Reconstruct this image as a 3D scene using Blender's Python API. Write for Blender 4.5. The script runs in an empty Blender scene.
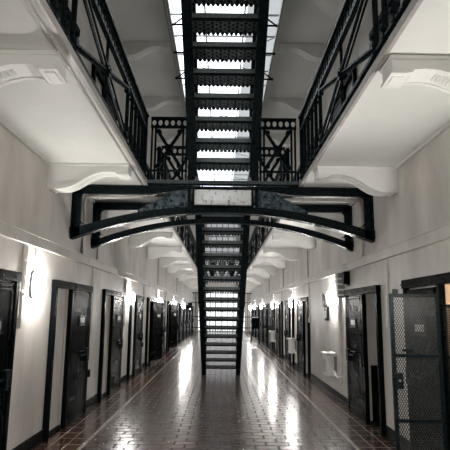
import bpy, bmesh, math, random
from mathutils import Vector, Matrix
random.seed(7)
C = bpy.context.scene.collection
PI = math.pi
W = 2.26          # half width of the hall
GE = 1.145        # gallery edge
Z1, Z1F = 3.52, 3.575      # first gallery soffit / floor
Z2, Z2F = 7.50, 7.60      # second gallery soffit / floor
ZR = 10.8                 # roof glazing
Y0, YE = -7.0, 42.0
ORD = ['first', 'second', 'third', 'fourth', 'fifth', 'sixth', 'seventh', 'eighth', 'ninth', 'tenth', 'eleventh',
       'twelfth', 'thirteenth', 'fourteenth', 'fifteenth', 'sixteenth']

# ------------------------------------------------------------------ materials
def new_mat(name):
    m = bpy.data.materials.new(name); m.use_nodes = True
    nt = m.node_tree
    return m, nt, nt.nodes['Principled BSDF']

def coords(nt, scale=(1, 1, 1)):
    tc = nt.nodes.new('ShaderNodeTexCoord'); mp = nt.nodes.new('ShaderNodeMapping')
    geo = nt.nodes.new('ShaderNodeNewGeometry')
    nt.links.new(geo.outputs['Position'], mp.inputs['Vector']); mp.inputs['Scale'].default_value = scale
    return mp.outputs['Vector']

def ramp(nt, fac, stops):
    r = nt.nodes.new('ShaderNodeValToRGB')
    els = r.color_ramp.elements
    while len(els) < len(stops): els.new(0.5)
    for e, (p, c) in zip(els, stops):
        e.position = p; e.color = (*c, 1) if len(c) == 3 else c
    nt.links.new(fac, r.inputs['Fac'])
    return r.outputs['Color']

def noise(nt, vec, scale, detail=4, rough=0.55):
    n = nt.nodes.new('ShaderNodeTexNoise'); n.inputs['Scale'].default_value = scale
    n.inputs['Detail'].default_value = detail; n.inputs['Roughness'].default_value = rough
    nt.links.new(vec, n.inputs['Vector'])
    return n.outputs['Fac']

def bump(nt, h, bs, strength, dist=0.01):
    b = nt.nodes.new('ShaderNodeBump'); b.inputs['Strength'].default_value = strength; b.inputs['Distance'].default_value = dist
    nt.links.new(h, b.inputs['Height']); nt.links.new(b.outputs['Normal'], bs.inputs['Normal'])

def paint(name, c0, c1, rough=0.5, scale=1.3, streak=True, bumpy=0.12, spec=0.4):
    m, nt, bs = new_mat(name)
    v = coords(nt, (1, 1, 0.35) if streak else (1, 1, 1))
    n = noise(nt, v, scale, 6, 0.62)
    col = ramp(nt, n, [(0.34, c0), (0.58, c1)])
    nt.links.new(col, bs.inputs['Base Color'])
    bs.inputs['Roughness'].default_value = rough
    bs.inputs['Specular IOR Level'].default_value = spec
    bump(nt, noise(nt, coords(nt), 14, 3), bs, bumpy, 0.01)
    return m

def iron(name, c0, c1, r0, r1, scale=22, bumpy=0.3, spec=0.5):
    m, nt, bs = new_mat(name)
    v = coords(nt)
    n = noise(nt, v, scale, 5, 0.6)
    nt.links.new(ramp(nt, n, [(0.35, c0), (0.7, c1)]), bs.inputs['Base Color'])
    nt.links.new(ramp(nt, n, [(0.3, (r0,) * 3), (0.7, (r1,) * 3)]), bs.inputs['Roughness'])
    bs.inputs['Specular IOR Level'].default_value = spec
    bump(nt, noise(nt, v, scale * 1.6, 4), bs, bumpy, 0.008)
    return m

M = {}
M['wall'] = paint('wall_paint', (0.44, 0.417, 0.39), (0.61, 0.583, 0.55), 0.42, 1.5)
M['soffit'] = paint('soffit_paint', (0.66, 0.665, 0.64), (0.73, 0.735, 0.71), 0.55, 0.9, False)
M['bracket'] = paint('bracket_paint', (0.74, 0.74, 0.715), (0.80, 0.80, 0.775), 0.5, 3.0, False, 0.05)
M['trunk'] = paint('trunk_paint', (0.52, 0.50, 0.47), (0.62, 0.60, 0.57), 0.4, 2.0, False, 0.06)
M['fascia'] = paint('fascia_paint', (0.30, 0.29, 0.265), (0.42, 0.40, 0.37), 0.45, 5.0, False, 0.1)
M['pipe'] = paint('pipe_paint', (0.55, 0.53, 0.49), (0.66, 0.64, 0.60), 0.4, 4.0, False, 0.05)
M['fixture'] = paint('fixture_paint', (0.78, 0.77, 0.74), (0.84, 0.83, 0.81), 0.35, 6.0, False, 0.02)
M['grey'] = paint('grey_metal', (0.16, 0.165, 0.165), (0.25, 0.25, 0.245), 0.35, 6.0, False, 0.03)
M['iron'] = iron('black_iron', (0.0035, 0.0058, 0.0065), (0.010, 0.0155, 0.017), 0.2, 0.42, spec=0.035, bumpy=0.5)
M['tread'] = iron('lit_tread_iron', (0.02, 0.028, 0.03), (0.10, 0.125, 0.13), 0.25, 0.5, 60, 0.6, 0.3)  # lighter iron, painting light onto the under-tread ribs and deck nosing
M['mesh'] = iron('worn_mesh_wire', (0.014, 0.016, 0.016), (0.042, 0.044, 0.043), 0.3, 0.5, 30, 0.2, 0.2)
M['lit_edge'] = iron('lit_tread_edge', (0.06, 0.078, 0.08), (0.26, 0.30, 0.305), 0.3, 0.5, 70, 0.5, 0.3)  # same iron made paler, so the upstands look lit
M['gloss'] = iron('gloss_black_paint', (0.0022, 0.003, 0.0033), (0.0045, 0.0055, 0.006), 0.2, 0.3, 3, 0.015, 0.010)
M['base'] = iron('baseboard_black', (0.004, 0.005, 0.005), (0.009, 0.010, 0.010), 0.35, 0.5, 8, 0.1, 0.06)
M['chrome'] = iron('steel_plate', (0.2, 0.2, 0.195), (0.4, 0.4, 0.39), 0.25, 0.4, 20, 0.1)
M['chrome'].node_tree.nodes['Principled BSDF'].inputs['Metallic'].default_value = 0.8
M['warm'] = paint('ochre_cell_paint', (0.50, 0.29, 0.16), (0.60, 0.37, 0.22), 0.6, 2.0)
M['dark'] = iron('dark_void', (0.01, 0.01, 0.01), (0.02, 0.02, 0.02), 0.6, 0.8, 6, 0.1)
M['concrete'] = paint('channel_concrete', (0.06, 0.053, 0.047), (0.22, 0.20, 0.18), 0.5, 7.0, False, 0.2, 0.2)

def brick_floor(name, bw, rh, c1, c2, cm, mortar, rot=False, r=(0.18, 0.26), offset=0.5):
    m, nt, bs = new_mat(name)
    v = coords(nt)
    if rot:
        sp = nt.nodes.new('ShaderNodeSeparateXYZ'); cb = nt.nodes.new('ShaderNodeCombineXYZ')
        nt.links.new(v, sp.inputs[0]); nt.links.new(sp.outputs['Y'], cb.inputs['X']); nt.links.new(sp.outputs['X'], cb.inputs['Y'])
        bv = cb.outputs[0]
    else: bv = v
    b = nt.nodes.new('ShaderNodeTexBrick'); nt.links.new(bv, b.inputs['Vector'])
    b.offset = offset
    b.inputs['Scale'].default_value = 1; b.inputs['Brick Width'].default_value = bw; b.inputs['Row Height'].default_value = rh
    b.inputs['Mortar Size'].default_value = mortar; b.inputs['Mortar Smooth'].default_value = 0.4; b.inputs['Bias'].default_value = -0.1
    b.inputs['Color1'].default_value = (*c1, 1); b.inputs['Color2'].default_value = (*c2, 1); b.inputs['Mortar'].default_value = (*cm, 1)
    n = noise(nt, v, 2.2, 6, 0.65)
    mx = nt.nodes.new('ShaderNodeMix'); mx.data_type = 'RGBA'; mx.blend_type = 'MULTIPLY'; mx.inputs['Factor'].default_value = 0.35
    nt.links.new(b.outputs['Color'], mx.inputs['A'])
    nt.links.new(ramp(nt, n, [(0.3, (0.45, 0.44, 0.43)), (0.68, (1.15, 1.1, 1.05))]), mx.inputs['B'])
    nt.links.new(mx.outputs['Result'], bs.inputs['Base Color'])
    rg = nt.nodes.new('ShaderNodeMath'); rg.operation = 'MULTIPLY_ADD'; rg.inputs[1].default_value = 0.45
    nt.links.new(b.outputs['Fac'], rg.inputs[0])
    nt.links.new(ramp(nt, noise(nt, v, 5.5, 5, 0.6), [(0.3, (r[0],) * 3), (0.75, (r[1],) * 3)]), rg.inputs[2])
    nt.links.new(rg.outputs[0], bs.inputs['Roughness'])
    bs.inputs['Specular IOR Level'].default_value = 0.36
    inv = nt.nodes.new('ShaderNodeMath'); inv.operation = 'SUBTRACT'; inv.inputs[0].default_value = 1.0
    nt.links.new(b.outputs['Fac'], inv.inputs[1])
    ad = nt.nodes.new('ShaderNodeMath'); ad.operation = 'MULTIPLY_ADD'; ad.inputs[1].default_value = 0.03
    nt.links.new(noise(nt, v, 9, 3), ad.inputs[0]); nt.links.new(inv.outputs[0], ad.inputs[2])
    bump(nt, ad.outputs[0], bs, 0.35, 0.006)
    return m
M['tile'] = brick_floor('brick_paving', 0.29, 0.17, (0.030, 0.017, 0.011), (0.078, 0.043, 0.027), (0.008, 0.006, 0.005), 0.015)
M['border'] = brick_floor('border_tiles', 0.30, 0.19, (0.042, 0.023, 0.016), (0.088, 0.048, 0.034), (0.15, 0.128, 0.11), 0.008, True, (0.17, 0.27), 0.0)

def emit(name, col, s):
    m = bpy.data.materials.new(name); m.use_nodes = True; nt = m.node_tree
    nt.nodes.clear()
    e = nt.nodes.new('ShaderNodeEmission'); o = nt.nodes.new('ShaderNodeOutputMaterial')
    e.inputs['Color'].default_value = (*col, 1); e.inputs['Strength'].default_value = s
    nt.links.new(e.outputs[0], o.inputs[0]); return m
M['lamp'] = emit('lamp_diffuser_lit', (1.0, 0.965, 0.92), 285.0)
M['bulb'] = emit('warm_bulb_lit', (1.0, 0.66, 0.40), 90.0)
M['glowpane'] = emit('added_dim_glow_pane', (0.95, 0.97, 1.0), 0.42)  # dim glow for the added upper end window
M['daypane'] = emit('daylight_pane', (0.95, 0.97, 1.0), 1.7)

def glass(name, rough, tint, f):
    m = bpy.data.materials.new(name); m.use_nodes = True; nt = m.node_tree; nt.nodes.clear()
    o = nt.nodes.new('ShaderNodeOutputMaterial'); mx = nt.nodes.new('ShaderNodeMixShader')
    t = nt.nodes.new('ShaderNodeBsdfTransparent'); g = nt.nodes.new('ShaderNodeBsdfGlossy')
    t.inputs['Color'].default_value = (*tint, 1); g.inputs['Roughness'].default_value = rough
    mx.inputs['Fac'].default_value = f
    nt.links.new(t.outputs[0], mx.inputs[1]); nt.links.new(g.outputs[0], mx.inputs[2]); nt.links.new(mx.outputs[0], o.inputs[0])
    return m
M['smoky'] = glass('weathered_roof_glass', 0.2, (0.20, 0.205, 0.205), 0.06)
M['glass'] = glass('roof_glass', 0.05, (0.96, 0.98, 1.0), 0.06)

def rippled_glass():
    m = bpy.data.materials.new('rippled_glass'); m.use_nodes = True; nt = m.node_tree; nt.nodes.clear()
    o = nt.nodes.new('ShaderNodeOutputMaterial')
    t = nt.nodes.new('ShaderNodeBsdfTransparent'); tl = nt.nodes.new('ShaderNodeBsdfTranslucent'); g = nt.nodes.new('ShaderNodeBsdfGlossy')
    a = nt.nodes.new('ShaderNodeMixShader'); b = nt.nodes.new('ShaderNodeMixShader')
    v = coords(nt, (1, 1.0, 0.7))
    f = ramp(nt, noise(nt, v, 15, 5, 0.7), [(0.34, (0.10, 0.12, 0.13)), (0.45, (0.93, 0.94, 0.94))])
    nt.links.new(f, t.inputs['Color']); nt.links.new(f, tl.inputs['Color'])
    g.inputs['Roughness'].default_value = 0.12
    df = nt.nodes.new('ShaderNodeBsdfDiffuse'); c = nt.nodes.new('ShaderNodeMixShader'); c.inputs['Fac'].default_value = 0.62
    nt.links.new(f, df.inputs['Color'])
    a.inputs['Fac'].default_value = 0.3; b.inputs['Fac'].default_value = 0.06
    nt.links.new(t.outputs[0], a.inputs[1]); nt.links.new(tl.outputs[0], a.inputs[2])
    nt.links.new(a.outputs[0], c.inputs[1]); nt.links.new(df.outputs[0], c.inputs[2]); nt.links.new(c.outputs[0], b.inputs[1]); nt.links.new(g.outputs[0], b.inputs[2]); nt.links.new(b.outputs[0], o.inputs[0])
    return m
M['ripple'] = rippled_glass()
M['plate'] = iron('deck_plate_iron', (0.004, 0.007, 0.009), (0.11, 0.145, 0.165), 0.35, 0.5, 17, 0.9, 0.012)

# ------------------------------------------------------------------ mesh helpers
class MB:
    def __init__(s): s.v = []; s.f = []; s.m = []
    def add(s, vs, fs, mi=0):
        b = len(s.v); s.v += [tuple(p) for p in vs]
        for f in fs: s.f.append(tuple(b + i for i in f)); s.m.append(mi)
        return s
    def box(s, xa, xb, ya, yb, za, zb, mi=0):
        x0, x1 = sorted((xa, xb)); y0, y1 = sorted((ya, yb)); z0, z1 = sorted((za, zb))
        return s.add([(x0, y0, z0), (x1, y0, z0), (x1, y1, z0), (x0, y1, z0), (x0, y0, z1), (x1, y0, z1), (x1, y1, z1), (x0, y1, z1)],
                     [(0, 3, 2, 1), (4, 5, 6, 7), (0, 1, 5, 4), (1, 2, 6, 5), (2, 3, 7, 6), (3, 0, 4, 7)], mi)
    def bar(s, p, q, w, h, up=(0, 0, 1), mi=0):            # flat bar from p to q: w across (side), h along up
        p, q = Vector(p), Vector(q); d = (q - p).normalized(); u = Vector(up)
        a = d.cross(u)
        if a.length < 1e-4: a = d.cross(Vector((1, 0, 0)))
        a.normalize(); u = a.cross(d).normalized()
        vs = []
        for c in (p, q):
            for i, j in ((-1, -1), (1, -1), (1, 1), (-1, 1)): vs.append(c + a * (i * w / 2) + u * (j * h / 2))
        return s.add(vs, [(0, 1, 2, 3), (7, 6, 5, 4), (0, 4, 5, 1), (1, 5, 6, 2), (2, 6, 7, 3), (3, 7, 4, 0)], mi)
    def tube(s, pts, r, n=10):
        pts = [Vector(p) for p in pts]; rings = []
        for i, p in enumerate(pts):
            d = (pts[min(i + 1, len(pts) - 1)] - pts[max(i - 1, 0)]).normalized()
            a = d.cross(Vector((0, 0, 1)))
            if a.length < 1e-3: a = d.cross(Vector((1, 0, 0)))
            a.normalize(); b = d.cross(a)
            rings.append([p + (a * math.cos(2 * PI * k / n) + b * math.sin(2 * PI * k / n)) * r for k in range(n)])
        vs = [v for rg in rings for v in rg]; fs = []
        for i in range(len(pts) - 1):
            for k in range(n): fs.append((i * n + k, i * n + (k + 1) % n, (i + 1) * n + (k + 1) % n, (i + 1) * n + k))
        fs += [tuple(range(n))[::-1], tuple((len(pts) - 1) * n + k for k in range(n))]
        return s.add(vs, fs)
    def disc(s, c, axis, r, t, n=14):
        a = Vector(axis).normalized(); return s.tube([Vector(c) - a * t / 2, Vector(c) + a * t / 2], r, n)
    def strip(s, lo, hi, y0, y1):                    # band between two (x,z) polylines, extruded from y0 to y1
        n = len(lo); vs = []
        for y in (y0, y1):
            vs += [(x, y, z) for x, z in lo] + [(x, y, z) for x, z in hi]
        fs = []
        for i in range(n - 1):
            a, b, c, d = i, i + 1, n + i + 1, n + i; o = 2 * n
            fs += [(a, b, c, d), (o + d, o + c, o + b, o + a), (a, o + a, o + b, b), (d, c, o + c, o + d)]
        o = 2 * n
        fs += [(0, n, o + n, o), (n - 1, o + n - 1, o + 2 * n - 1, 2 * n - 1)]
        return s.add(vs, fs)
    def ball(s, c, rx, ry, rz, nu=12, nv=7):
        vs = []; fs = []
        for j in range(nv + 1):
            t = PI * j / nv
            for i in range(nu):
                p = 2 * PI * i / nu
                vs.append((c[0] + rx * math.sin(t) * math.cos(p), c[1] + ry * math.sin(t) * math.sin(p), c[2] + rz * math.cos(t)))
        for j in range(nv):
            for i in range(nu): fs.append((j * nu + i, j * nu + (i + 1) % nu, (j + 1) * nu + (i + 1) % nu, (j + 1) * nu + i))
        return s.add(vs, fs)
    def holes(s, o, du, dv, nrm, length, height, n, t=0.012, ru=0.34, rv=0.36):   # plate with a row of oval holes
        o, du, dv, nrm = Vector(o), Vector(du), Vector(dv), Vector(nrm)
        cw = length / n; K = 12
        for c in range(n):
            cx = (c + 0.5) * cw; cy = height / 2; inn = []; out = []
            for k in range(K):
                a = 2 * PI * k / K + PI / K; ca, sa = math.cos(a), math.sin(a)
                inn.append((cx + ca * cw * ru, cy + sa * height * rv))
                m_ = max(abs(ca), abs(sa)); out.append((cx + ca / m_ * cw / 2, cy + sa / m_ * height / 2))
            for side in (-1, 1):
                vs = [o + du * x + dv * y + nrm * (side * t / 2) for x, y in inn + out]
                s.add(vs, [(k, (k + 1) % K, K + (k + 1) % K, K + k) for k in range(K)])
            vs = [o + du * x + dv * y + nrm * (sd * t / 2) for sd in (-1, 1) for x, y in inn]
            s.add(vs, [(k, K + k, K + (k + 1) % K, (k + 1) % K) for k in range(K)])
        return s
    def build(s, name, mats, parent=None, bevel=0, smooth=False, rel=True):
        off = Vector((0, 0, 0)); q = parent
        while q is not None and rel:
            if '_w' in q: off = Vector(q['_w'])
            q = q.parent
        me = bpy.data.meshes.new(name)
        me.from_pydata([tuple(Vector(p) - off) for p in s.v], [], s.f)
        for m in (mats if isinstance(mats, (list, tuple)) else [mats]): me.materials.append(m)
        me.polygons.foreach_set('material_index', s.m)
        bm = bmesh.new(); bm.from_mesh(me); bmesh.ops.recalc_face_normals(bm, faces=bm.faces); bm.to_mesh(me); bm.free()
        if smooth:
            me.polygons.foreach_set('use_smooth', [True] * len(me.polygons))
        me.update()
        o = bpy.data.objects.new(name, me); C.objects.link(o)
        if parent is not None: o.parent = parent
        if bevel:
            b = o.modifiers.new('edge', 'BEVEL'); b.width = bevel; b.segments = 2; b.limit_method = 'ANGLE'
        return o

def tag(o, label=None, cat=None, group=None, kind=None):
    if label: o['label'] = label
    if cat: o['category'] = cat
    if group: o['group'] = group
    if kind: o['kind'] = kind
    return o

def thing(name, loc, label=None, cat=None, group=None, kind=None):
    o = bpy.data.objects.new(name, None); C.objects.link(o); o.location = loc; o.empty_display_size = 0.1
    o['_w'] = tuple(loc)
    return tag(o, label, cat, group, kind)

KIDS = {}
def copy_tree(o, parent=None, kids=None):
    c = o.copy(); C.objects.link(c)
    if parent is not None: c.parent = parent
    for ch in [x for x in kids if x.parent == o]: copy_tree(ch, c, kids)
    return c
def dup(root, loc, label=None, group=None):
    if root.name not in KIDS: KIDS[root.name] = list(root.children_recursive)
    c = copy_tree(root, None, KIDS[root.name]); c.location = loc; c['_w'] = tuple(loc)
    if label: c['label'] = label
    if group: c['group'] = group
    return c

def side(sx): return 'left' if sx < 0 else 'right'
def WX(sx, d): return sx * (W - d)

# ------------------------------------------------------------------ setting
UW = 1.86         # width of one doorway unit
LEFT = [3.62] + [6.70 + 2.85 * k for k in range(12)]
RIGHT = [4.42, 7.15] + [12.98 + 2.84 * k for k in range(9)]
UN = {-1: LEFT, 1: RIGHT}
def unit(sx, i): return (0.66, 0.73, 1.615, 1.69) if (sx > 0 and i == 0) else (0.75, 0.85, 1.77, UW)
DH = 1.94         # opening height

f = MB()
for x0, x1, mi in ((-1.67, 1.67, 0), (-W - 0.55, -1.70, 1), (1.70, W + 0.55, 1), (-1.70, -1.67, 2), (1.67, 1.70, 2)):
    z = 0.0
    f.add([(x0, Y0, z), (x1, Y0, z), (x1, YE + 1, z), (x0, YE + 1, z)], [(0, 1, 2, 3)], mi)
tag(f.build('floor', [M['tile'], M['border'], M['concrete']]), kind='structure')

for sx in (-1, 1):
    w = MB(); y = Y0
    for i, u in enumerate(UN[sx]):
        w.box(sx * W, sx * (W + 0.5), y, u + 0.09, 0, DH); y = u + unit(sx, i)[0]
    w.box(sx * W, sx * (W + 0.5), y, YE, 0, DH)
    w.box(sx * W, sx * (W + 0.5), Y0, YE, DH, ZR + 0.6)
    w.box(sx * (W + 0.5), sx * (W + 0.55), Y0, YE, 0, ZR + 0.6)
    tag(w.build('wall_' + side(sx), M['wall']), kind='structure')
    b = MB(); y = Y0
    for i, u in enumerate(UN[sx]):
        b.box(WX(sx, 0), WX(sx, 0.018), y, u - 0.002, 0, 0.15)
        b.box(WX(sx, 0.012), WX(sx, 0.026), y, u - 0.002, 0.0, 0.05); y = u + unit(sx, i)[3] + 0.002
    b.box(WX(sx, 0), WX(sx, 0.018), y, YE, 0, 0.15)
    tag(b.build('baseboard_' + side(sx), M['base']), kind='structure')
    t = MB()
    t.box(WX(sx, 0), WX(sx, 0.07), Y0, YE, 2.385, 2.50)
    t.box(WX(sx, 0), WX(sx, 0.085), Y0, YE, 2.50, 2.512)
    t.box(WX(sx, 0.06), WX(sx, 0.082), Y0, YE, 2.375, 2.395)
    y = 1.0
    while y < YE: t.box(WX(sx, 0), WX(sx, 0.074), y, y + 0.03, 2.384, 2.501); y += 2.4
    tag(t.build('trim_1' if sx < 0 else 'trim_2', M['trunk']), kind='structure')
    for za, zb in ((Z1, Z1F), (Z2, Z2F)):
        g = MB()
        e = (1.165 if sx > 0 else 1.135) if za == Z1 else 1.10
        g.box(sx * W, sx * (e + 0.03), Y0, YE, za, zb)
        g.box(sx * (e + 0.03), sx * e, Y0, YE, za - 0.010, zb + 0.004, 1)
        if sx < 0: g.box(sx * (e + 0.09), sx * (e + 0.07), Y0, YE, za - 0.012, za, 1)
        g.box(sx * W, sx * (W - 0.035), Y0, YE, za - 0.03, za, 0)
        tag(g.build('gallery_floor', [M['soffit'], M['fascia']]), kind='structure')

# far end wall with window openings
e = MB()
EW = 1.95
for x0, x1, z0, z1 in ((-W, -EW, 0, ZR), (EW, W, 0, ZR), (-EW, EW, 3.3, 4.0), (-EW, EW, 10.5, ZR), (-EW, EW, 0, 0.05)):
    e.box(x0, x1, YE, YE + 0.3, z0, z1)
for k in range(12):       # arched heads
    for zt, r in ((3.3, 0.9), (10.5, 1.0)):
        a0, a1 = PI * k / 12, PI * (k + 1) / 12
        p = [(-EW * math.cos(a), zt - r + r * math.sin(a)) for a in (a0, a1)]
        e.strip([p[0], p[1]], [(p[0][0], zt + 0.01), (p[1][0], zt + 0.01)], YE, YE + 0.3)
tag(e.build('wall_end', M['wall']), kind='structure')
tag(MB().box(-W - 0.55, W + 0.55, Y0 - 0.2, Y0, 0, ZR + 0.6).build('wall_back', M['wall']), kind='structure')

def end_window(name, z0, z1, nx, nz, pane='daypane'):
    t = thing(name, (0, YE + 0.2, z0), kind='structure')
    MB().box(-EW, EW, YE + 0.24, YE + 0.25, z0, z1).build('window_pane', M[pane], t)
    b = MB()
    for i in range(nx + 1):
        x = -EW + 2 * EW * i / nx; b.box(x - 0.025, x + 0.025, YE + 0.12, YE + 0.18, z0, z1)
    for i in range(nz + 1):
        z = z0 + (z1 - z0) * i / nz; b.box(-EW, EW, YE + 0.11, YE + 0.19, z - 0.03, z + 0.03)
    b.build('window_frame', M['iron'], t)
end_window('window_2', 0.05, 3.32, 8, 4)
end_window('added_window', 4.0, 10.52, 8, 10, 'glowpane')  # added upper window, its dim panes glow behind the stair gaps

# roof with a long glazed lantern
c = MB()
for sx in (-1, 1): c.box(sx * 1.85, sx * (W + 0.55), Y0, YE + 0.3, ZR, ZR + 0.15)
tag(c.build('ceiling', M['soffit']), kind='structure')
sk = thing('window_1', (0, 0, ZR), kind='structure')
b = MB(); y = Y0 + 0.2
while y < YE: b.box(-1.85, 1.85, y - 0.025, y + 0.025, ZR + 0.07, ZR + 0.11); y += 1.25
for x in (-1.83, -0.62, 0.62, 1.83): b.box(x - 0.025, x + 0.025, Y0, YE, ZR, ZR + 0.11)
b.build('window_frame', M['grey'], sk)
for xa, xb, mt in ((-1.85, -0.62, 'glass'), (-0.62, 0.70, 'glass'), (0.70, 1.85, 'smoky')):
    MB().add([(xa, Y0, ZR + 0.12), (xb, Y0, ZR + 0.12), (xb, YE, ZR + 0.12), (xa, YE, ZR + 0.12)], [(0, 1, 2, 3)]).build('window_pane', M[mt], sk)
y = 5.0
while y < YE - 4:
    for sx in (-1, 1): MB().tube([(sx * 1.85, y, ZR - 0.02), (0, y + 1.6, ZR - 0.1), (-sx * 1.85, y + 3.2, ZR - 0.02)], 0.016, 6).build('tie_rod', M['grey'], sk)
    y += 5.2

# ------------------------------------------------------------------ doorways and cell doors
def make_doorframe(sx, y0, name, un=(0.75, 0.85, 1.77, 1.86), lower_panel=False, warm=False, z0=0.0, recess=True, infill=False):
    t = thing(name, (WX(sx, 0), y0, z0), kind='structure')
    d = 0.065
    MB().box(WX(sx, 0), WX(sx, d), y0, y0 + 0.09, z0, z0 + DH).build('frame_post', M['gloss'], t, 0.008)
    MB().box(WX(sx, 0), WX(sx, d), y0 + un[0], y0 + un[1], z0, z0 + DH).build('frame_post', M['gloss'], t, 0.008)
    MB().box(WX(sx, 0), WX(sx, d), y0 + un[2], y0 + un[3], z0, z0 + DH).build('frame_post', M['gloss'], t, 0.008)
    h = MB().box(WX(sx, 0), WX(sx, d + 0.01), y0 - 0.01, y0 + un[3] + 0.01, z0 + DH, z0 + 2.045)
    for k in range(5): h.disc((WX(sx, d + 0.012), y0 + 0.12 + 0.4 * k, z0 + 1.99), (1, 0, 0), 0.012, 0.01, 8)
    h.build('frame_head', M['gloss'], t, 0.006)
    MB().box(WX(sx, 0), WX(sx, 0.05), y0 + un[1], y0 + un[2], z0, z0 + 0.09).build('threshold', M['base'], t)
    MB().box(WX(sx, 0.0), WX(sx, -0.2), y0 + 0.09, y0 + un[0], z0 + 0.0, z0 + 0.05).build('doorstep', M['base'], t)
    if infill:
        MB().box(WX(sx, -0.03), WX(sx, -0.05), y0 + 0.09, y0 + un[0], z0 + 0.05, z0 + DH).build('infill_panel', M['wall'], t)
    elif recess:
        MB().box(WX(sx, -0.47), WX(sx, -0.49), y0 + 0.09, y0 + un[0], z0 + 0.05, z0 + DH).build('inner_door', M['warm'] if warm else M['gloss'], t)
    if lower_panel:
        MB().box(WX(sx, -0.03), WX(sx, -0.44), y0 + un[0] - 0.05, y0 + un[0] - 0.005, z0 + 0.05, z0 + 0.86).build('dado_panel', M['gloss'], t)
    return t

def make_leaf(sx, label, group):
    """black steel door; origin at the hinge edge (near edge), wall face at local x = 0"""
    t = thing('cell_door', (0, 0, 0), label, 'door', group)
    X = lambda d: -sx * d
    L, H0, H1 = 0.87, 0.10, 1.925
    p = MB().box(X(0.014), X(0.05), 0, L, H0, H1)
    for z in (H0 + 0.05, 0.62, 1.30, H1 - 0.05): p.box(X(0.05), X(0.058), 0, L, z - 0.035, z + 0.035)
    for yy in (0.035, L - 0.035): p.box(X(0.05), X(0.058), yy - 0.03, yy + 0.03, H0, H1)
    for z in (H0 + 0.05, 0.62, 1.30, H1 - 0.05):
        for k in range(9): p.disc((X(0.06), 0.05 + k * (L - 0.1) / 8, z), (1, 0, 0), 0.009, 0.01, 6)
    p.build('door_leaf', M['gloss'], t, 0.004)
    h = MB().box(X(0.05), X(0.068), 0.30, 0.62, 1.42, 1.56); h.box(X(0.05), X(0.078), 0.28, 0.64, 1.405, 1.42)
    ho = h.build('inspection_hatch', M['iron'], t, 0.004)
    MB().box(X(0.068), X(0.071), 0.34, 0.58, 1.45, 1.53).build('number_plate', M['chrome'], ho)
    MB().box(X(0.05), X(0.105), L - 0.14, L - 0.01, 0.84, 1.04).build('lock_box', M['iron'], t, 0.008)
    MB().tube([(X(0.05), 0.30, 1.02), (X(0.09), 0.30, 1.02), (X(0.09), 0.55, 1.02), (X(0.05), 0.55, 1.02)], 0.011, 8).build('handle', M['iron'], t)
    MB().tube([(X(0.075), 0.45, 0.95), (X(0.075), L - 0.14, 0.95)], 0.014, 8).build('bolt', M['iron'], t)
    for z in (0.35, 1.65):
        g = MB().box(X(0.058), X(0.066), 0.0, 0.32, z - 0.03, z + 0.03); g.tube([(X(0.05), -0.006, z - 0.06), (X(0.05), -0.006, z + 0.06)], 0.014, 8)
        g.build('hinge', M['iron'], t)
    return t

nd = 1
for sx in (-1, 1):
    first = None
    for i, u in enumerate(UN[sx]):
        make_doorframe(sx, u, 'door_%d' % nd, unit(sx, i), lower_panel=(sx > 0 and i == 1), warm=(sx > 0 and i == 0), infill=(sx < 0)); nd += 1
        ajar = sx < 0 and i in (4, 6)
        state = 'standing ajar' if ajar else 'folded flat'
        lab = '%s black steel cell door along the %s wall, %s, counting from the camera' % (ORD[i], side(sx), state)
        loc = (WX(sx, 0.002), u + unit(sx, i)[1] + 0.02, 0)
        if first is None:
            o = make_leaf(sx, lab, 'ground floor cell doors'); first = o
        else: o = dup(first, loc, lab)
        o.location = loc
        if ajar: o.rotation_euler.z = -0.27 * (1 if sx < 0 else -1); o.location.x += -sx * 0.03
    # upper level doors, seen through the railings
    first2 = None
    for i, u in enumerate([5.1 + 2.84 * k for k in range(6)]):
        make_doorframe(sx, u, 'door_%d' % nd, z0=Z1F + 0.2, recess=False); nd += 1
        MB().box(WX(sx, 0.001), WX(sx, 0.16), u, u + UW, Z1F + 0.005, Z1F + 0.199).build('doorstep', M['trunk'], bpy.data.objects['door_%d' % (nd - 1)])
        lab = '%s dark cell door on the upper level of the %s wall, behind the gallery railing' % (ORD[i], side(sx))
        if first2 is None: first2 = first; 
        o = dup(first, (WX(sx, 0.002), u + 0.87, Z1F + 0.2), lab, 'upper level cell doors')

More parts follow.
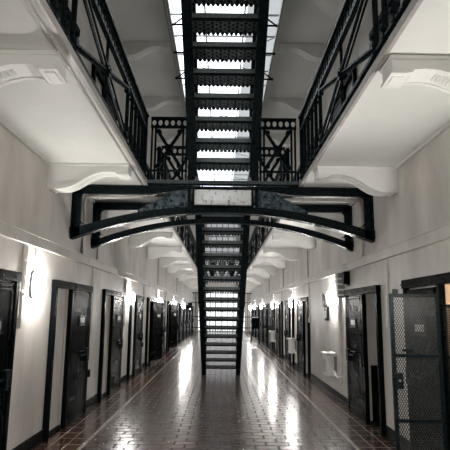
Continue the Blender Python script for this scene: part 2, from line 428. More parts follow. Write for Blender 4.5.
# ------------------------------------------------------------------ plaster brackets
PROF = [(1.03, 0.145), (0.92, 0.145), (0.90, 0.118), (0.80, 0.108), (0.70, 0.113), (0.60, 0.14), (0.50, 0.19), (0.42, 0.245), (0.34, 0.295),
        (0.25, 0.328), (0.16, 0.338), (0.08, 0.325), (0.03, 0.30), (0.0, 0.285)]
def make_bracket(sx, zs, orn):
    t = thing('plaster_bracket', (WX(sx, 0), 0, zs))
    lo = [(WX(sx, e), zs - d) for e, d in PROF]; hi = [(WX(sx, e), zs - 0.001) for e, d in PROF]
    b = MB().strip(lo, hi, 0, 0.23)
    b.build('bracket_body', M['bracket'], t)
    for e_, d_, r_ in ((0.035, 0.315, 0.034), (0.90, 0.125, 0.02)): MB().tube([(WX(sx, e_), -0.02, zs - d_), (WX(sx, e_), 0.25, zs - d_)], r_, 12).build('scroll', M['bracket'], t)
    m = MB()
    l2 = [(WX(sx, e), zs - d - 0.006) for e, d in PROF[2:]]; h2 = [(WX(sx, e), zs - d + 0.022) for e, d in PROF[2:]]
    m.strip(l2, h2, -0.014, 0.02); m.strip(l2, h2, 0.21, 0.244)
    m.build('edge_moulding', M['bracket'], t)
    k = MB().box(WX(sx, 0.0), WX(sx, 1.045), -0.012, 0.242, zs - 0.035, zs - 0.001)
    k.box(WX(sx, 0.90), WX(sx, 1.045), -0.012, 0.242, zs - 0.15, zs - 0.128)
    k.box(WX(sx, 0.94), WX(sx, 1.02), 0.03, 0.20, zs - 0.158, zs - 0.146)
    k.build('abacus', M['bracket'], t, 0.006)
    if orn:
        q = MB()
        for j in range(34):
            s_ = j / 33 * (len(PROF) - 5) + 4.2; i = int(s_); fr = s_ - i
            if i + 1 >= len(PROF): break
            e_ = PROF[i][0] * (1 - fr) + PROF[i + 1][0] * fr; d_ = PROF[i][1] * (1 - fr) + PROF[i + 1][1] * fr
            q.ball((WX(sx, e_), 0.115, zs - d_), 0.0125, 0.06, 0.012, 8, 5)
        q.build('egg_and_dart_band', M['bracket'], t, 0, True)
    return t

for sx in (-1, 1):
    for zs, ys, nm, grp in ((Z1, [0.55 + 2.85 * k for k in range(15)], 'under the first gallery', 'lower gallery brackets'),
                            (Z2, [10.19 + 2.88 * k for k in range(5)], 'high up under the topmost gallery', 'upper gallery brackets')):
        first = None
        for i, y in enumerate(ys):
            o = make_bracket(sx, zs, True) if first is None else dup(first, (WX(sx, 0), y, zs))
            if first is None: first = o; o.location = (WX(sx, 0), y, zs)
            if i == 0 and zs == Z1: n = 'white plaster scroll bracket %s, %s side, just overhead of the camera' % (nm, side(sx))
            else: n = '%s white scroll bracket %s along the %s wall' % (ORD[i - 1] if zs == Z1 else ORD[i], nm, side(sx))
            tag(o, n, 'bracket', grp)

# ------------------------------------------------------------------ railings
def cross_panel(o, du, length, z0, z1, parent, w=0.045):
    """X brace with a round boss, standing on direction du from o"""
    o, du = Vector(o), Vector(du); nrm = Vector((-du.y, du.x, 0))
    P = lambda s, z, n=0.0: o + du * s + Vector((0, 0, z)) + nrm * n
    b = MB()
    b.bar(P(0.02, z0 + 0.02), P(length - 0.02, z1 - 0.02), 0.014, w, nrm.cross(P(length, z1) - P(0, z0)))
    b.bar(P(0.02, z1 - 0.02, 0.016), P(length - 0.02, z0 + 0.02, 0.016), 0.014, w, nrm.cross(P(length, z0) - P(0, z1)))
    for s_ in (-1, 1):   # raised rib on the bars
        b.bar(P(0.02, z0 + 0.02, s_ * 0.018), P(length - 0.02, z1 - 0.02, s_ * 0.018), 0.02, 0.012, (0, 0, 1))
        b.bar(P(0.02, z1 - 0.02, s_ * 0.020), P(length - 0.02, z0 + 0.02, s_ * 0.020), 0.02, 0.012, (0, 0, 1))
    d = MB().disc(P(length / 2, (z0 + z1) / 2), nrm, 0.062, 0.07)
    d.disc(P(length / 2, (z0 + z1) / 2), nrm, 0.03, 0.10)
    for s_, z in ((0.06, z0 + 0.06), (0.06, z1 - 0.06), (length - 0.06, z0 + 0.06), (length - 0.06, z1 - 0.06)): b.disc(P(s_, z), nrm, 0.036, 0.055, 10)
    x = b.build('cross_brace', M['iron'], parent)
    d.build('boss', M['iron'], x)

def top_rail(o, du, length, zt, parent, cell=0.105, ht=0.126):
    o, du = Vector(o), Vector(du); nrm = Vector((-du.y, du.x, 0))
    b = MB(); q = o + du * length
    up = Vector((0, 0, 1))
    b.bar(o + up * (zt - 0.012), q + up * (zt - 0.012), 0.075, 0.024)
    b.bar(o + up * (zt - ht - 0.03), q + up * (zt - ht - 0.03), 0.05, 0.024)
    b.holes(o + up * (zt - ht - 0.022), du, up, nrm, length, ht, max(1, round(length / cell)))
    return b.build('top_rail', M['iron'], parent)

def bar_post(p, z0, z1, parent, r=0.022, name='post', collars=True):
    b = MB().tube([(p[0], p[1], z0), (p[0], p[1], z1)], r, 8)
    if collars:
        for z in (z0 + 0.03, z0 + 0.12, z1 - 0.05): b.disc((p[0], p[1], z), (0, 0, 1), r * 1.5, 0.03, 8)
    return b.build(name, M['iron'], parent)

def gallery_railing(sx, y0, y1, start, label):
    t = thing('gallery_railing', (sx * (GE + 0.03), y0, Z1F), label, 'railing')
    x = sx * (GE + 0.035); zt = 4.585; zb = Z1F + 0.013
    top_rail((x, y0, 0), (0, 1, 0), y1 - y0, zt, t, 0.12, 0.19)
    MB().bar((x, y0, zb + 0.06), (x, y1, zb + 0.06), 0.035, 0.03).build('bottom_rail', M['iron'], t)
    y = start
    PL, GL = 2.20, 0.65
    while y < y1 - 0.05:
        a, b = max(y, y0), min(y + PL, y1)
        if b - a > 1.0:
            cross_panel((x, a, 0), (0, 1, 0), b - a, zb + 0.08, zt - 0.235, t, 0.06)
            bar_post((x, (a + b) / 2), zb, zt - 0.22, t, 0.016, 'post', False)
        ys = [y + PL + GL * k / 3 for k in range(4)]
        if ys[0] < y1 and y1 - ys[-1] < 1.2: ys = [ys[0] + (y1 - 0.03 - ys[0]) * k / 5 for k in range(6)]
        for yy in ys:
            if y0 - 0.001 <= yy <= y1 and y < 26: bar_post((x, yy), zb, zt - 0.22, t, 0.024)
        y += PL + GL
    bar_post((x, y1 - 0.04 if start < 3 else y0 + 0.04), zb, zt + 0.03, t, 0.035, 'corner_post')
    return t

BY0, BY1 = 7.30, 8.72      # footbridge
for sx in (-1, 1):
    gallery_railing(sx, 0.2, BY0 - 0.06, 0.72 - 2.85 + 0.01, 'black iron railing on the %s gallery, between the camera and the footbridge' % side(sx))
    gallery_railing(sx, BY1 + 0.06, 27.9, BY1 + 0.3, 'black iron railing on the %s gallery, beyond the staircase footbridge' % side(sx))
    gallery_railing(sx, 29.5, YE - 0.1, 29.6, 'black iron railing at the far end of the %s gallery' % side(sx))

# ------------------------------------------------------------------ footbridge, arch girders
def arch_girder(y, label, zc=3.12, a_=0.082, tc=0.085, spandrel=False):
    t = thing('arch_girder', (0, y, zc), label, 'girder', None)
    N = 40
    xs = [-W + 0.001 + (2 * W - 0.002) * i / N for i in range(N + 1)]
    low = [(x, zc - a_ * x * x) for x in xs]
    th = lambda x: tc + 0.055 * (abs(x) / W)
    rib = MB().strip(low, [(x, z + th(x)) for x, z in low], y - 0.03, y + 0.03)
    rb = rib.build('arch_rib', M['iron'], t)
    MB().strip([(x, z - 0.016) for x, z in low], [(x, z) for x, z in low], y - 0.075, y + 0.075).build('bottom_flange', M['iron'], rb)
    if spandrel:
        zr = lambda x: zc - a_ * x * x + th(x) - 0.005
        for sx in (-1, 1):
            px_ = [0.53 + 0.05 * k for k in range(17)]
            hi_z = lambda x: Z1 - 0.045 - 0.085 * min(1, max(0, (x - 0.55) / 0.5))
            pts = [x for x in px_ if hi_z(x) - zr(x) > 0.0 and x < 1.3]
            taper = lambda x: zr(x) + (hi_z(x) - zr(x)) * (1.0 if x < 0.75 else max(0.12, 1 - (x - 0.75) / 0.62))
            MB().strip([(sx * x, zr(x)) for x in pts], [(sx * x, taper(x)) for x in pts], y - 0.012, y + 0.012).build('spandrel_plate', M['plate'], t)
            MB().box(sx * 0.485, sx * 0.53, y - 0.035, y + 0.035, zr(0.5), Z1 - 0.05).box(sx * 0.43, sx * 0.46, y - 0.02, y + 0.02, zr(0.45), Z1 - 0.05).build('spandrel_post', M['iron'], t)
        gp = MB().box(-0.43, 0.43, y - 0.006, y + 0.006, zr(0.4) + 0.02, Z1 - 0.05)
        gp.build('glass_panel', M['ripple'], t)
        MB().box(-0.46, 0.46, y - 0.03, y + 0.03, zr(0.5) - 0.01, zr(0.5) + 0.035).build('panel_sill', M['iron'], t)
    beam = MB()
    zt = Z1 - 0.016
    dp = lambda x: 0.035 + 0.085 * min(1, max(0, (abs(x) - 0.55) / 0.5))
    beam.strip([(x, zt - dp(x)) for x in xs], [(x, zt) for x in xs], y - 0.03, y + 0.03)
    beam.strip([(x, zt - 0.016) for x in xs], [(x, zt) for x in xs], y - 0.07, y + 0.07)
    for k in range(14):
        for sx in (-1, 1): beam.ball((sx * (1.0 + 0.085 * k), y - 0.034, zt - 0.06), 0.012, 0.01, 0.012, 6, 4)
    beam.build('top_beam', M['iron'], t)
    for sx in (-1, 1):
        u = MB()
        zl = zc - a_ * W * W
        u.box(sx * (W - 0.001), sx * (W - 0.125), y - 0.03, y + 0.03, zl + 0.02, zt - 0.02)
        u.box(sx * (W - 0.001), sx * (W - 0.016), y - 0.075, y + 0.075, zl - 0.01, zt - 0.02)
        r = 0.07          # rounded inner corners
        for cx, cz, fx, fz in ((W - 0.125, zt - 0.12, -1, -1), (W - 0.125, zl + 0.22, -1, 1)):
            pts = [(cx, cz)] + [(cx + fx * r * (1 - math.sin(q)), cz + fz * r * (1 - math.cos(q))) for q in [PI / 2 * k / 5 for k in range(6)]]
            for k in range(1, 6):
                tri = [pts[0], pts[k], pts[k + 1]]
                u.add([(sx * p[0], yy, p[1]) for yy in (y - 0.03, y + 0.03) for p in tri], [(0, 1, 2), (3, 5, 4), (0, 3, 4, 1), (1, 4, 5, 2), (2, 5, 3, 0)])
        u.build('upright', M['iron'], t)
        MB().box(sx * (W - 0.0005), sx * (W - 0.012), y - 0.11, y + 0.11, zl + 0.03, zl + 0.16).build('mounting_plate', M['iron'], t)
    return t

arch_girder(BY0 + 0.10, 'black arched iron girder carrying the footbridge edge facing the camera', spandrel=True)
arch_girder(BY1 - 0.10, 'black arched iron girder behind the first, under the far edge of the footbridge', 3.185, 0.092, 0.06)

def footbridge(y0, y1, label, glassy=True):
    t = thing('footbridge', (0, (y0 + y1) / 2, Z1), label, 'footbridge')
    zt = Z1F + 0.012
    hw = GE - 0.004
    fr = MB()
    fr.box(-hw, hw, y0, y0 + 0.05, Z1 - 0.004, zt); fr.box(-hw, hw, y1 - 0.05, y1, Z1 - 0.004, zt)
    for x in (-hw + 0.03, -0.50, 0.50, hw - 0.03): fr.box(x - 0.03, x + 0.03, y0 + 0.05, y1 - 0.05, Z1 - 0.004, zt)
    fr.build('deck_frame', M['iron'], t)
    MB().box(-hw, hw, y0 - 0.012, y0 - 0.001, zt - 0.05, zt).build('nosing', M['tread'], t)
    MB().box(-0.47, 0.47, y0 + 0.05, y1 - 0.05, Z1 + 0.045, Z1 + 0.055).build('floor_glass', M['glass'], t)
    for sx in (-1, 1): MB().box(sx * 0.53, sx * (hw - 0.06), y0 + 0.05, y1 - 0.05, Z1 + 0.04, Z1 + 0.07).build('deck_plate', M['plate'], t)
    return t
footbridge(BY0, BY1, 'iron footbridge with a glass floor panel, where the two stair flights meet')

def bridge_railing(xa, xb, y, label):
    t = thing('bridge_railing', ((xa + xb) / 2, y, Z1F), label, 'railing', 'footbridge railings')
    zt = 4.585; zb = Z1F + 0.014; L = xb - xa
    top_rail((xa, y, 0), (1, 0, 0), L, zt, t, 0.1)
    MB().bar((xa, y, zb + 0.15), (xb, y, zb + 0.15), 0.03, 0.03).build('bottom_rail', M['iron'], t)
    n = max(1, round(L / 0.62))
    for k in range(n):
        a = xa + L * k / n; b = xa + L * (k + 1) / n
        cross_panel((a + 0.07, y, 0), (1, 0, 0), b - a - 0.14, zb + 0.17, zt - 0.17, t, 0.05)
        for xx in (a + 0.02, a + 0.075, b - 0.075, b - 0.02): bar_post((xx, y), zb, zt - 0.16, t, 0.016, 'post', False)
    return t
for sx in (-1, 1):
    a, b = sorted((sx * 0.545, sx * (GE - 0.03)))
    bridge_railing(a, b, BY0 + 0.025, 'iron railing on the near edge of the footbridge, %s of the stairs' % side(sx))
    bridge_railing(a, b, BY1 - 0.025, 'iron railing on the far edge of the footbridge, %s of the stairs' % side(sx))

# second footbridge far down the hall
footbridge(28.0, 29.4, 'distant second iron footbridge far down the hall behind the staircase')
bridge_railing(-GE + 0.03, GE - 0.03, 28.03, 'railing on the distant footbridge, side facing the camera')
bridge_railing(-GE + 0.03, GE - 0.03, 29.37, 'railing on the distant footbridge, side facing the end window')

# ------------------------------------------------------------------ stairs
HWS = 0.50
def stair_flight(name, ystart, zstart, n, rise, going, label):
    """rises towards the camera (-y). tread k: top at zstart+k*rise, back edge at ystart-k*going"""
    t = thing(name, (0, ystart, zstart), label, 'staircase')
    iw = HWS - 0.05
    tr = MB()
    # tread prototype at its back-edge origin
    def tread():
        b = MB()
        b.box(-iw, iw, 0.0, going + 0.02, -0.022, 0.0)
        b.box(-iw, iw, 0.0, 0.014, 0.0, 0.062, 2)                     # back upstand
        b.box(-iw, iw, 0.0, 0.02, -0.03, -0.02)
        for i in range(9):                                         # diamond ribs under the plate
            for j in range(3):
                cx = -iw + 0.05 + i * (2 * iw - 0.1) / 8; cy = 0.06 + j * 0.085
                for s_ in (-1, 1): b.bar((cx - 0.04, cy - 0.035 * s_, -0.026), (cx + 0.04, cy + 0.035 * s_, -0.026), 0.014, 0.012, mi=1)
        return b
    def fringe():
        b = MB(); nt_ = 16; cw = 2 * iw / nt_
        for i in range(nt_):
            x0 = -iw + i * cw; lo = []; hi = []
            for k in range(7):
                x = x0 + cw * k / 6; lo.append((x, -0.014 - 0.042 * math.sin(PI * k / 6) ** 0.6)); hi.append((x, 0.002))
            b.strip(lo, hi, going + 0.008, going + 0.02)
        return b
    t1 = f1 = None
    for k in range(1, n):
        y = ystart - k * going; z = zstart + k * rise
        if t1 is None:
            t1 = tread().build('tread', [M['iron'], M['tread'], M['lit_edge']], t, rel=False); f1 = fringe().build('scalloped_nosing', M['iron'], t1, rel=False)
            a = t1
        else:
            a = t1.copy(); C.objects.link(a); a.parent = t
            b = f1.copy(); C.objects.link(b); b.parent = a
        a.location = (0, -k * going, k * rise)
    slope = rise / going
    ya, yb = ystart - 0.0, ystart - (n - 1) * going - 0.0
    for sx in (-1, 1):
        s = MB()
        lo_off, hi_off = -0.17, 0.10
        def q(y, off): return zstart + (ystart - y) * slope + off
        y_bot = ystart + (0.02 if zstart < 1 else -0.02)
        y_top = yb - (going - 0.06)
        vs = []
        for x in (sx * HWS, sx * (HWS - 0.03)):
            for y in (y_bot, y_top):
                vs += [(x, y, max(q(y, lo_off), zstart + 0.001)), (x, y, max(q(y, hi_off + 0.02), zstart + 0.14))]
        # polygon with a flat foot
        yk = ystart + lo_off / slope * -1
        yk = ystart - (-lo_off) / slope
        poly = [(y_bot, zstart + 0.001), (yk, zstart + 0.001), (y_top, q(y_top, lo_off)), (y_top, q(y_top, hi_off)), (y_bot, max(q(y_bot, hi_off), zstart + 0.12))]
        m = len(poly)
        vs = [(x, y, z) for x in (sx * HWS, sx * (HWS - 0.03)) for y, z in poly]
        s.add(vs, [tuple(range(m)), tuple(range(2 * m - 1, m - 1, -1))] + [(i, m + i, m + (i + 1) % m, (i + 1) % m) for i in range(m)])
        # flanges
        cxf = sx * (HWS - 0.06)
        s.bar((cxf, yk, zstart + 0.012), (cxf, y_top, q(y_top, lo_off) + 0.012), 0.12, 0.022)
        s.bar((cxf - sx * 0.0, y_bot - 0.06, q(y_bot - 0.06, hi_off) + 0.012), (cxf, y_top, q(y_top, hi_off) + 0.012), 0.09, 0.018)
        s.build('stringer', M['iron'], t)
        # balusters with raking stays, and handrail
        xr = sx * (HWS - 0.10)
        ks = list(range(1, n, 2)) if zstart < 1 else list(range(1, n))
        hr = []
        for k in ks:
            y = ystart - k * going + 0.12; z = zstart + k * rise
            p = MB().tube([(xr, y, z + 0.001), (xr, y, z + 0.88)], 0.016, 8)
            p.disc((xr, y, z + 0.06), (0, 0, 1), 0.022, 0.03, 8); p.ball((xr, y, z + 0.5), 0.022, 0.022, 0.022, 8, 5)
            bo = p.build('baluster', M['iron'], t)
            if zstart > 1 and k > 4:
                g = MB().tube([(sx * (HWS + 0.001), y, z - 0.02), (sx * (HWS + 0.12), y, z - 0.02)], 0.012, 8)
                g.ball((sx * (HWS + 0.12), y, z - 0.02), 0.018, 0.018, 0.018, 8, 5)
                if k % 2: g.tube([(sx * (HWS + 0.12), y, z - 0.02), (sx * (HWS + 0.002), y, z + 0.075), (xr, y, z + 0.13)], 0.010, 8)
                g.build('stay', M['iron'], bo)
            hr.append((xr, y, z + 0.88))
        if zstart < 1: hr = [(xr, hr[0][1] + 0.25, hr[0][2] - 0.18), (xr, hr[0][1] + 0.12, hr[0][2] - 0.03)] + hr
        MB().tube(hr, 0.021, 10).build('handrail', M['iron'], t)
        MB().tube([(p[0], p[1], p[2] - 0.42) for p in hr[-len(ks):]], 0.010, 8).build('middle_rail', M['iron'], t)
        # newel at the foot of the flight
        if zstart > 1:
            nb = MB().tube([(sx * (HWS - 0.02), ystart + 0.02, zstart + 0.015), (sx * (HWS - 0.02), ystart + 0.02, zstart + 0.95)], 0.045, 10)
            for z in (0.05, 0.22, 0.5, 0.9): nb.disc((sx * (HWS - 0.02), ystart + 0.02, zstart + z), (0, 0, 1), 0.06, 0.04, 12)
            nb.ball((sx * (HWS - 0.02), ystart + 0.02, zstart + 0.99), 0.05, 0.05, 0.05)
            nb.build('newel_post', M['iron'], t)
    return t

G1 = 0.29
YL = 13.39 + G1
stair_flight('iron_staircase', YL, 0.0, 17, Z1F / 17, G1, 'lower flight of black iron stairs rising from the tiled floor to the footbridge')
stair_flight('iron_staircase', BY0 - 0.02, Z1F, 19, (Z2F - Z1F) / 19, 0.27, 'upper flight of black iron stairs climbing overhead from the footbridge')
tag(MB().box(-1.098, 1.098, 0.9, BY0 - 0.02 - 19 * 0.27 + 0.02, Z2, Z2F).build('gallery_floor', M['plate']), kind='structure')

# ------------------------------------------------------------------ lamps
def make_lamp(sx):
    t = thing('wall_lamp', (WX(sx, 0), 0, 1.94))
    z = 1.94
    def oval(d0, d1, ry, rz, s=1.0, n=28):
        b = MB(); vs = []
        for d, k in ((d0, 1.0), (d1, s)):
            for i in range(n):
                a = 2 * PI * i / n; ca, sa = math.cos(a), math.sin(a); e_ = 0.6
                vs.append((WX(sx, d), ry * k * math.copysign(abs(ca) ** e_, ca), z + rz * k * math.copysign(abs(sa) ** e_, sa)))
        return b.add(vs, [tuple(range(n)), tuple(range(2 * n - 1, n - 1, -1))] + [(i, (i + 1) % n, n + (i + 1) % n, n + i) for i in range(n)])
    oval(0.001, 0.032, 0.095, 0.16).build('lamp_base', M['grey'], t)
    d = MB()
    vs = []; n = 28; rings = [(0.032, 1.0), (0.085, 0.98), (0.118, 0.86), (0.135, 0.5), (0.14, 0.1)]
    for dd, k in rings:
        for i in range(n):
            a = 2 * PI * i / n; ca, sa = math.cos(a), math.sin(a)
            vs.append((WX(sx, dd), 0.08 * k * math.copysign(abs(ca) ** 0.6, ca), z + 0.143 * k * math.copysign(abs(sa) ** 0.6, sa)))
    fs = [(j * n + i, j * n + (i + 1) % n, (j + 1) * n + (i + 1) % n, (j + 1) * n + i) for j in range(4) for i in range(n)]
    fs.append(tuple(4 * n + i for i in range(n)))
    d.add(vs, fs).build('diffuser', M['lamp'], t, 0, True)
    MB().tube([(WX(sx, 0.016), 0.0, z + 0.15), (WX(sx, 0.016), 0.0, 2.374)], 0.012, 8).build('conduit', M['pipe'], t)
    return t
LAMPS = {-1: [-0.9, -5.6, 6.02, 12.3, 18.02, 23.75, 29.5, 35.2], 1: [3.6, -2.2, 10.17, 15.95, 21.7, 28.0, 33.9, 39.2]}
for sx in (-1, 1):
    first = None; n = 0
    for i, y in enumerate(LAMPS[sx]):
        o = make_lamp(sx) if first is None else dup(first, (WX(sx, 0), y, 1.94))
        if first is None: first = o; o.location = (WX(sx, 0), y, 1.94)
        if i == 0: lab = 'glowing oval bulkhead lamp on the %s wall beside the camera' % side(sx)
        elif i == 1: lab = 'unseen added bulkhead lamp on the %s wall, further back behind the camera' % side(sx)  # unseen lamps continuing the row, added to light the stair upstands
        else: lab = '%s glowing oval bulkhead lamp along the %s wall, counting from the camera' % (ORD[i - 2], side(sx))
        tag(o, lab, 'wall lamp', 'bulkhead lamps')

# ------------------------------------------------------------------ conduits with boxes
def conduit(sx, y, zb, label, box=M['pipe'], pair=True, top=2.374):
    t = thing('wall_conduit', (WX(sx, 0), y, zb), label, 'conduit', 'conduits dropping from the ledge')
    MB().tube([(WX(sx, 0.018), y, top), (WX(sx, 0.018), y, zb + 0.05)], 0.015, 8).build('pipe', M['pipe'], t)
    if pair: MB().tube([(WX(sx, 0.016), y + 0.075, top), (WX(sx, 0.016), y + 0.075, zb + 0.3)], 0.012, 8).build('pipe', M['pipe'], t)
    MB().box(WX(sx, 0.001), WX(sx, 0.05), y - 0.045, y + 0.045, zb - 0.06, zb + 0.06).build('switch_box', box, t, 0.006)
    for z in (zb + 0.35, 2.2): MB().box(WX(sx, 0.001), WX(sx, 0.036), y - 0.028, y + 0.028, z - 0.012, z + 0.012).build('clip', M['pipe'], t)
    return t
cl = [(5.66, 1.50, M['pipe'], 'white conduit pair between the frontmost cell door and lamp'), (8.74, 0.60, M['gloss'], 'white conduit ending in a black socket, past the second doorway'),
      (11.72, 1.35, M['pipe'], 'white conduit ending in a white box, past the third doorway'), (14.55, 0.7, M['gloss'], 'white conduit ending in a black socket, past the fourth doorway'),
      (17.35, 1.4, M['pipe'], 'white conduit ending in a white box, past the fifth doorway'), (20.2, 1.0, M['pipe'], 'white conduit ending in a white box, past the sixth doorway'),
      (23.0, 1.2, M['pipe'], 'white conduit ending in a white box, past the seventh doorway')]
for y, z, m, l in cl: conduit(-1, y, z, l + ' on the left wall', m)
cr = [(6.80, 1.52, M['pipe'], 'thin white conduit and switch box beside the mesh gate'), (9.62, 0.42, M['pipe'], 'white conduit down to a low socket beside the white wall heater'),
      (12.95, 1.45, M['pipe'], 'white conduit with switch box before the third cell door'), (18.86, 1.3, M['pipe'], 'white conduit past the fourth right doorway'),
      (21.0 + 0.7, 1.3, M['pipe'], 'white conduit past the fifth right doorway')]
for y, z, m, l in cr: conduit(1, y, z, l + (' on the right wall' if 'right' not in l else ''), m, y > 9)
# dark thin pipes on the upper wall
for sx, ys in ((-1, [8.95, 17.6, 24.9]), (1, [13.05, 18.35, 23.9])):
    for i, y in enumerate(ys):
        t = MB().tube([(WX(sx, 0.016), y, 2.513), (WX(sx, 0.016), y, 3.48)], 0.013, 8)
        t.disc((WX(sx, 0.016), y, 2.9), (0, 0, 1), 0.022, 0.03, 8); t.disc((WX(sx, 0.016), y, 3.2), (0, 0, 1), 0.022, 0.03, 8)
        tag(t.build('down_pipe', M['grey']), '%s thin grey pipe above the ledge on the %s wall, counting from the camera' % (ORD[i], side(sx)), 'pipe', 'upper wall pipes')

# pale pipes under the footbridge
for sx in (-1, 1):
    t = MB().tube([(sx * 0.56, 7.92, 3.44), (sx * 1.2, 7.92, 3.45), (sx * 2.16, 7.92, 3.45), (sx * 2.22, 7.92, 3.43), (sx * 2.235, 7.92, 3.38), (sx * 2.235, 7.92, 2.52)], 0.026, 10)
    for x in (0.6, 1.3, 2.0): t.disc((sx * x, 7.92, 3.447), (1, 0, 0), 0.034, 0.04, 10)
    tag(t.build('overhead_pipe', M['pipe'], None, 0, True), 'cream pipe crossing between the two arch girders, %s side' % side(sx), 'pipe')

# white wall heaters under the right hand lamps
def heater(y):
    t = thing('wall_heater', (W, y, 0.42))
    MB().box(WX(1, 0.002), WX(1, 0.20), y - 0.15, y + 0.15, 0.42, 0.83).build('housing', M['fixture'], t, 0.02)
    MB().box(WX(1, 0.002), WX(1, 0.25), y - 0.18, y + 0.18, 0.832, 0.87).build('lid', M['fixture'], t, 0.01)
    MB().box(WX(1, 0.001), WX(1, 0.05), y - 0.20, y - 0.151, 0.50, 0.80).build('shade_block', M['grey'], t)  # grey block standing in for the shade beside the housing
    g = MB()
    for k in range(7): g.box(WX(1, 0.20), WX(1, 0.206), y - 0.11, y + 0.11, 0.50 + 0.035 * k, 0.515 + 0.035 * k)
    g.build('grille', M['grey'], t)
    MB().tube([(WX(1, 0.06), y - 0.151, 0.52), (WX(1, 0.06), y - 0.26, 0.52), (WX(1, 0.06), y - 0.30, 0.47), (WX(1, 0.03), y - 0.42, 0.42)], 0.018, 8).build('flex_pipe', M['fixture'], t)
    return t
for i, y in enumerate((10.25, 15.62, 21.35)):
    o = heater(y)
    tag(o, ['white boxy wall heater with a lid, beside the low socket, nearest the camera', 'white wall heater between the third and fourth right doorways', 'small distant white wall heater past the fifth right doorway'][i], 'heater', 'wall heaters')

# ribbed junction duct under the ledge
t = thing('junction_duct', (W, 9.33, 1.85), 'grey ribbed duct hanging under the right ledge just past the second cell door', 'duct')
MB().box(WX(1, 0.002), WX(1, 0.13), 9.23, 9.43, 1.92, 2.373).build('duct_body', M['grey'], t, 0.01)
for k in range(4): MB().box(WX(1, 0.001), WX(1, 0.15), 9.22, 9.44, 1.95 + 0.1 * k, 1.98 + 0.1 * k).build('collar', M['fixture'], t)
MB().tube([(WX(1, 0.06), 9.37, 1.92), (WX(1, 0.06), 9.37, 0.55)], 0.022, 8).build('outlet_pipe', M['pipe'], t)
t = thing('cable_box', (W, 8.9, 2.2), 'small black box fixed under the right ledge above the second doorway', 'box')
MB().box(WX(1, 0.002), WX(1, 0.10), 8.86, 9.03, 2.15, 2.37).build('box_body', M['gloss'], t, 0.008)
MB().box(WX(1, 0.10), WX(1, 0.108), 8.88, 9.01, 2.17, 2.35).build('cover', M['iron'], t)
MB().box(WX(1, 0.0005), WX(1, 0.004), 8.84, 9.05, 2.12, 2.372).build('mounting_plate', M['iron'], t)
# dark bracketed box and flap beside the right lamp
t = thing('notice_holder', (W, 10.8, 1.6), 'black tilted notice holder beside the first glowing lamp of the right wall', 'notice holder')
MB().bar((WX(1, 0.05), 11.02, 1.80), (WX(1, 0.05), 10.94, 2.03), 0.012, 0.24, (0, 1, 0.35)).build('tilted_plate', M['gloss'], t)
MB().box(WX(1, 0.002), WX(1, 0.05), 10.65, 10.92, 1.48, 1.76).build('holder_back', M['gloss'], t, 0.006)
MB().box(WX(1, 0.05), WX(1, 0.054), 10.70, 10.87, 1.53, 1.68).build('insert', M['grey'], t)
MB().box(WX(1, 0.002), WX(1, 0.05), 10.87, 11.02, 1.77, 1.80).build('mounting_arm', M['gloss'], t)

# small black speaker high on the left wall
t = thing('wall_speaker', (-W, 33.0, 1.7), 'small black box speaker on the left wall far down the hall', 'speaker')
MB().box(WX(-1, 0.06), WX(-1, 0.34), 33.0, 33.25, 1.80, 2.2).build('speaker_case', M['gloss'], t, 0.01)
MB().box(WX(-1, 0.002), WX(-1, 0.06), 33.08, 33.16, 1.95, 2.05).build('wall_arm', M['iron'], t)

# ------------------------------------------------------------------ mesh gate at the right
GY = 5.11
t = thing('mesh_gate', (2.18, 5.11, 0.06), 'black wire mesh gate swung out from the frontmost doorway of the right wall', 'gate')
gx0, gx1, gz0, gz1 = 1.715, 2.178, 0.06, 1.845
b = MB()
for x in (gx0, gx1): b.box(x - 0.018, x + 0.018, GY - 0.02, GY + 0.02, gz0, gz1)
for z in (gz0 + 0.018, gz1 - 0.018): b.box(gx0 + 0.018, gx1 - 0.018, GY - 0.02, GY + 0.02, z - 0.018, z + 0.018)
b.build('gate_frame', M['iron'], t, 0.004)
for z in (1.235, 0.62): MB().box(gx0 + 0.018, gx1 - 0.018, GY - 0.024, GY - 0.004, z - 0.016, z + 0.016).build('crossbar', M['iron'], t)
def wire_mesh(o, du, wd, hg, parent, dx=0.0245, dz=0.044):
    m = MB(); o, du = Vector(o), Vector(du); nrm = Vector((-du.y, du.x, 0)); sl = dz / dx
    for s_ in (-1, 1):
        k = -int(hg / dz) - 1
        while k * dz < wd * sl + hg:
            za = k * dz; zb_ = za + s_ * sl * wd
            lo_, hi_ = max(0, min(za, zb_)), min(hg, max(za, zb_))
            if hi_ - lo_ > 0.01:
                xa, xb = (lo_ - za) / (zb_ - za) * wd, (hi_ - za) / (zb_ - za) * wd
                m.bar(o + du * xa + nrm * 0.001 * s_ + Vector((0, 0, lo_)), o + du * xb + nrm * 0.001 * s_ + Vector((0, 0, hi_)), 0.0062, 0.003, nrm)
            k += 1
    return m.build('wire_mesh', M['mesh'], parent)
wire_mesh((gx0 + 0.018, GY, gz0 + 0.036), (1, 0, 0), gx1 - gx0 - 0.036, gz1 - gz0 - 0.072, t)
lb = MB().box(gx0 - 0.012, gx0 + 0.075, GY - 0.045, GY + 0.045, 0.92, 1.07).build('lock_box', M['iron'], t, 0.006)
MB().disc((gx0 + 0.035, GY - 0.05, 1.0), (0, 1, 0), 0.012, 0.01).build('keyhole_cover', M['chrome'], lb)
MB().tube([(gx0 + 0.09, GY - 0.026, 1.29), (gx0 + 0.09, GY - 0.055, 1.29), (gx0 + 0.17, GY - 0.055, 1.29), (gx0 + 0.17, GY - 0.026, 1.29)], 0.012, 8).build('handle', M['iron'], t)
MB().box(gx0 + 0.02, gx0 + 0.07, GY - 0.02, GY + 0.02, gz1, gz1 + 0.045).build('stop', M['iron'], t)
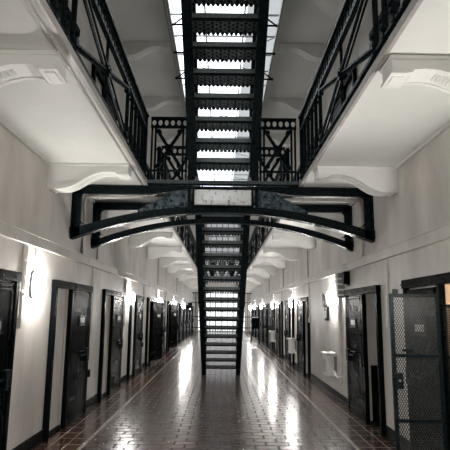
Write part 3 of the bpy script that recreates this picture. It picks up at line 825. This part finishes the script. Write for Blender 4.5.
for z in (0.35, 1.77): MB().tube([(gx1 + 0.018, GY - 0.03, z), (gx1 + 0.04, GY - 0.045, z)], 0.018, 8).build('hinge', M['iron'], t)

t = thing('mesh_screen', (W - 0.03, 4.52, 0.06), 'lower wire mesh screen closing the doorway right behind the open mesh gate', 'screen')
b = MB(); px = W - 0.045
for y in (4.53, 5.03): b.box(px - 0.014, px + 0.014, y - 0.014, y + 0.014, 0.06, 1.74)
for z in (0.075, 0.62, 1.235, 1.725): b.box(px - 0.013, px + 0.013, 4.544, 5.016, z - 0.014, z + 0.014)
b.build('screen_frame', M['iron'], t)
wire_mesh((px, 4.544, 0.09), (0, 1, 0), 0.472, 1.62, t)

# warm bulb inside the frontmost right cell
t = thing('cell_bulb', (W + 0.30, 4.70, 1.80), 'warm bulb inside the cell behind the mesh gate', 'bulb')
MB().ball((W + 0.30, 4.70, 1.80), 0.04, 0.04, 0.05).build('bulb_glass', M['bulb'], t, 0, True)
MB().tube([(W + 0.30, 4.70, 1.845), (W + 0.30, 4.70, 1.938)], 0.018, 8).build('holder', M['gloss'], t)

# ------------------------------------------------------------------ barred screen at the far end, and the dark stand
t = thing('bar_screen', (0, 38.0, 0), 'tall barred iron screen across the far end of the hall', 'screen')
for z in (0.45, 1.25, 2.3, 3.0): MB().box(-W + 0.02, W - 0.02, 37.97, 38.03, z - 0.03, z + 0.03).build('crossbar', M['iron'], t)
x = -W + 0.12
while x < W - 0.05:
    MB().tube([(x, 38.0, 0.001), (x, 38.0, 3.0)], 0.016, 6).build('bar', M['iron'], t); x += 0.185

t = thing('folded_stand', (1.80, 27.2, 0), 'dark legged stand with a pale top at the foot of the right wall, far back', 'stand')
for sx in (-1, 1):
    for sy in (-1, 1): MB().bar((1.80 + sx * 0.22, 27.2 + sy * 0.2, 0.0), (1.80 + sx * 0.15, 27.2 + sy * 0.08, 1.0), 0.05, 0.05, (0, 1, 0)).build('leg', M['gloss'], t)
MB().box(1.60, 2.00, 27.1, 27.3, 0.75, 1.32).build('stand_body', M['gloss'], t, 0.02)
MB().box(1.64, 1.96, 27.06, 27.34, 1.325, 1.37).build('pale_top', M['fixture'], t, 0.01)
MB().box(1.58, 2.02, 27.15, 27.25, 0.35, 0.40).build('stretcher', M['gloss'], t)

# ------------------------------------------------------------------ light, camera, render look
wd_ = bpy.data.worlds.new('sky'); bpy.context.scene.world = wd_; wd_.use_nodes = True
bg = wd_.node_tree.nodes['Background']; bg.inputs['Color'].default_value = (0.93, 0.97, 1.0, 1); bg.inputs['Strength'].default_value = 3.2
pl = bpy.data.lights.new('skylight_portal', 'AREA'); pl.shape = 'RECTANGLE'; pl.size = 3.6; pl.size_y = YE - Y0 - 0.4
pl.cycles.is_portal = True
po = bpy.data.objects.new('skylight_portal', pl); C.objects.link(po); po.location = (0, (Y0 + YE) / 2, ZR + 0.16)

cam = bpy.data.cameras.new('camera'); co = bpy.data.objects.new('camera', cam); C.objects.link(co)
cam.sensor_width = 36; cam.lens = 40.0; cam.clip_start = 0.05; cam.clip_end = 200
pitch, yaw, roll = math.radians(9.8), math.radians(-0.28), math.radians(0.6)
co.location = (0, 0, 1.65)
co.matrix_world = Matrix.Translation((0, 0, 1.65)) @ Matrix.Rotation(yaw, 4, 'Z') @ Matrix.Rotation(PI / 2 + pitch, 4, 'X') @ Matrix.Rotation(roll, 4, 'Z')
sc = bpy.context.scene
sc.camera = co
for o in bpy.data.objects:
    if '_w' in o: del o['_w']
vs = sc.view_settings
vs.view_transform = 'Standard'; vs.look = 'None'; vs.gamma = 1.0; vs.exposure = 0.0
vs.use_curve_mapping = False
sc.cycles.max_bounces = 10; sc.cycles.diffuse_bounces = 5; sc.cycles.glossy_bounces = 4; sc.cycles.transparent_max_bounces = 16
sc.cycles.sample_clamp_indirect = 8.0
sc.cycles.use_denoising = True
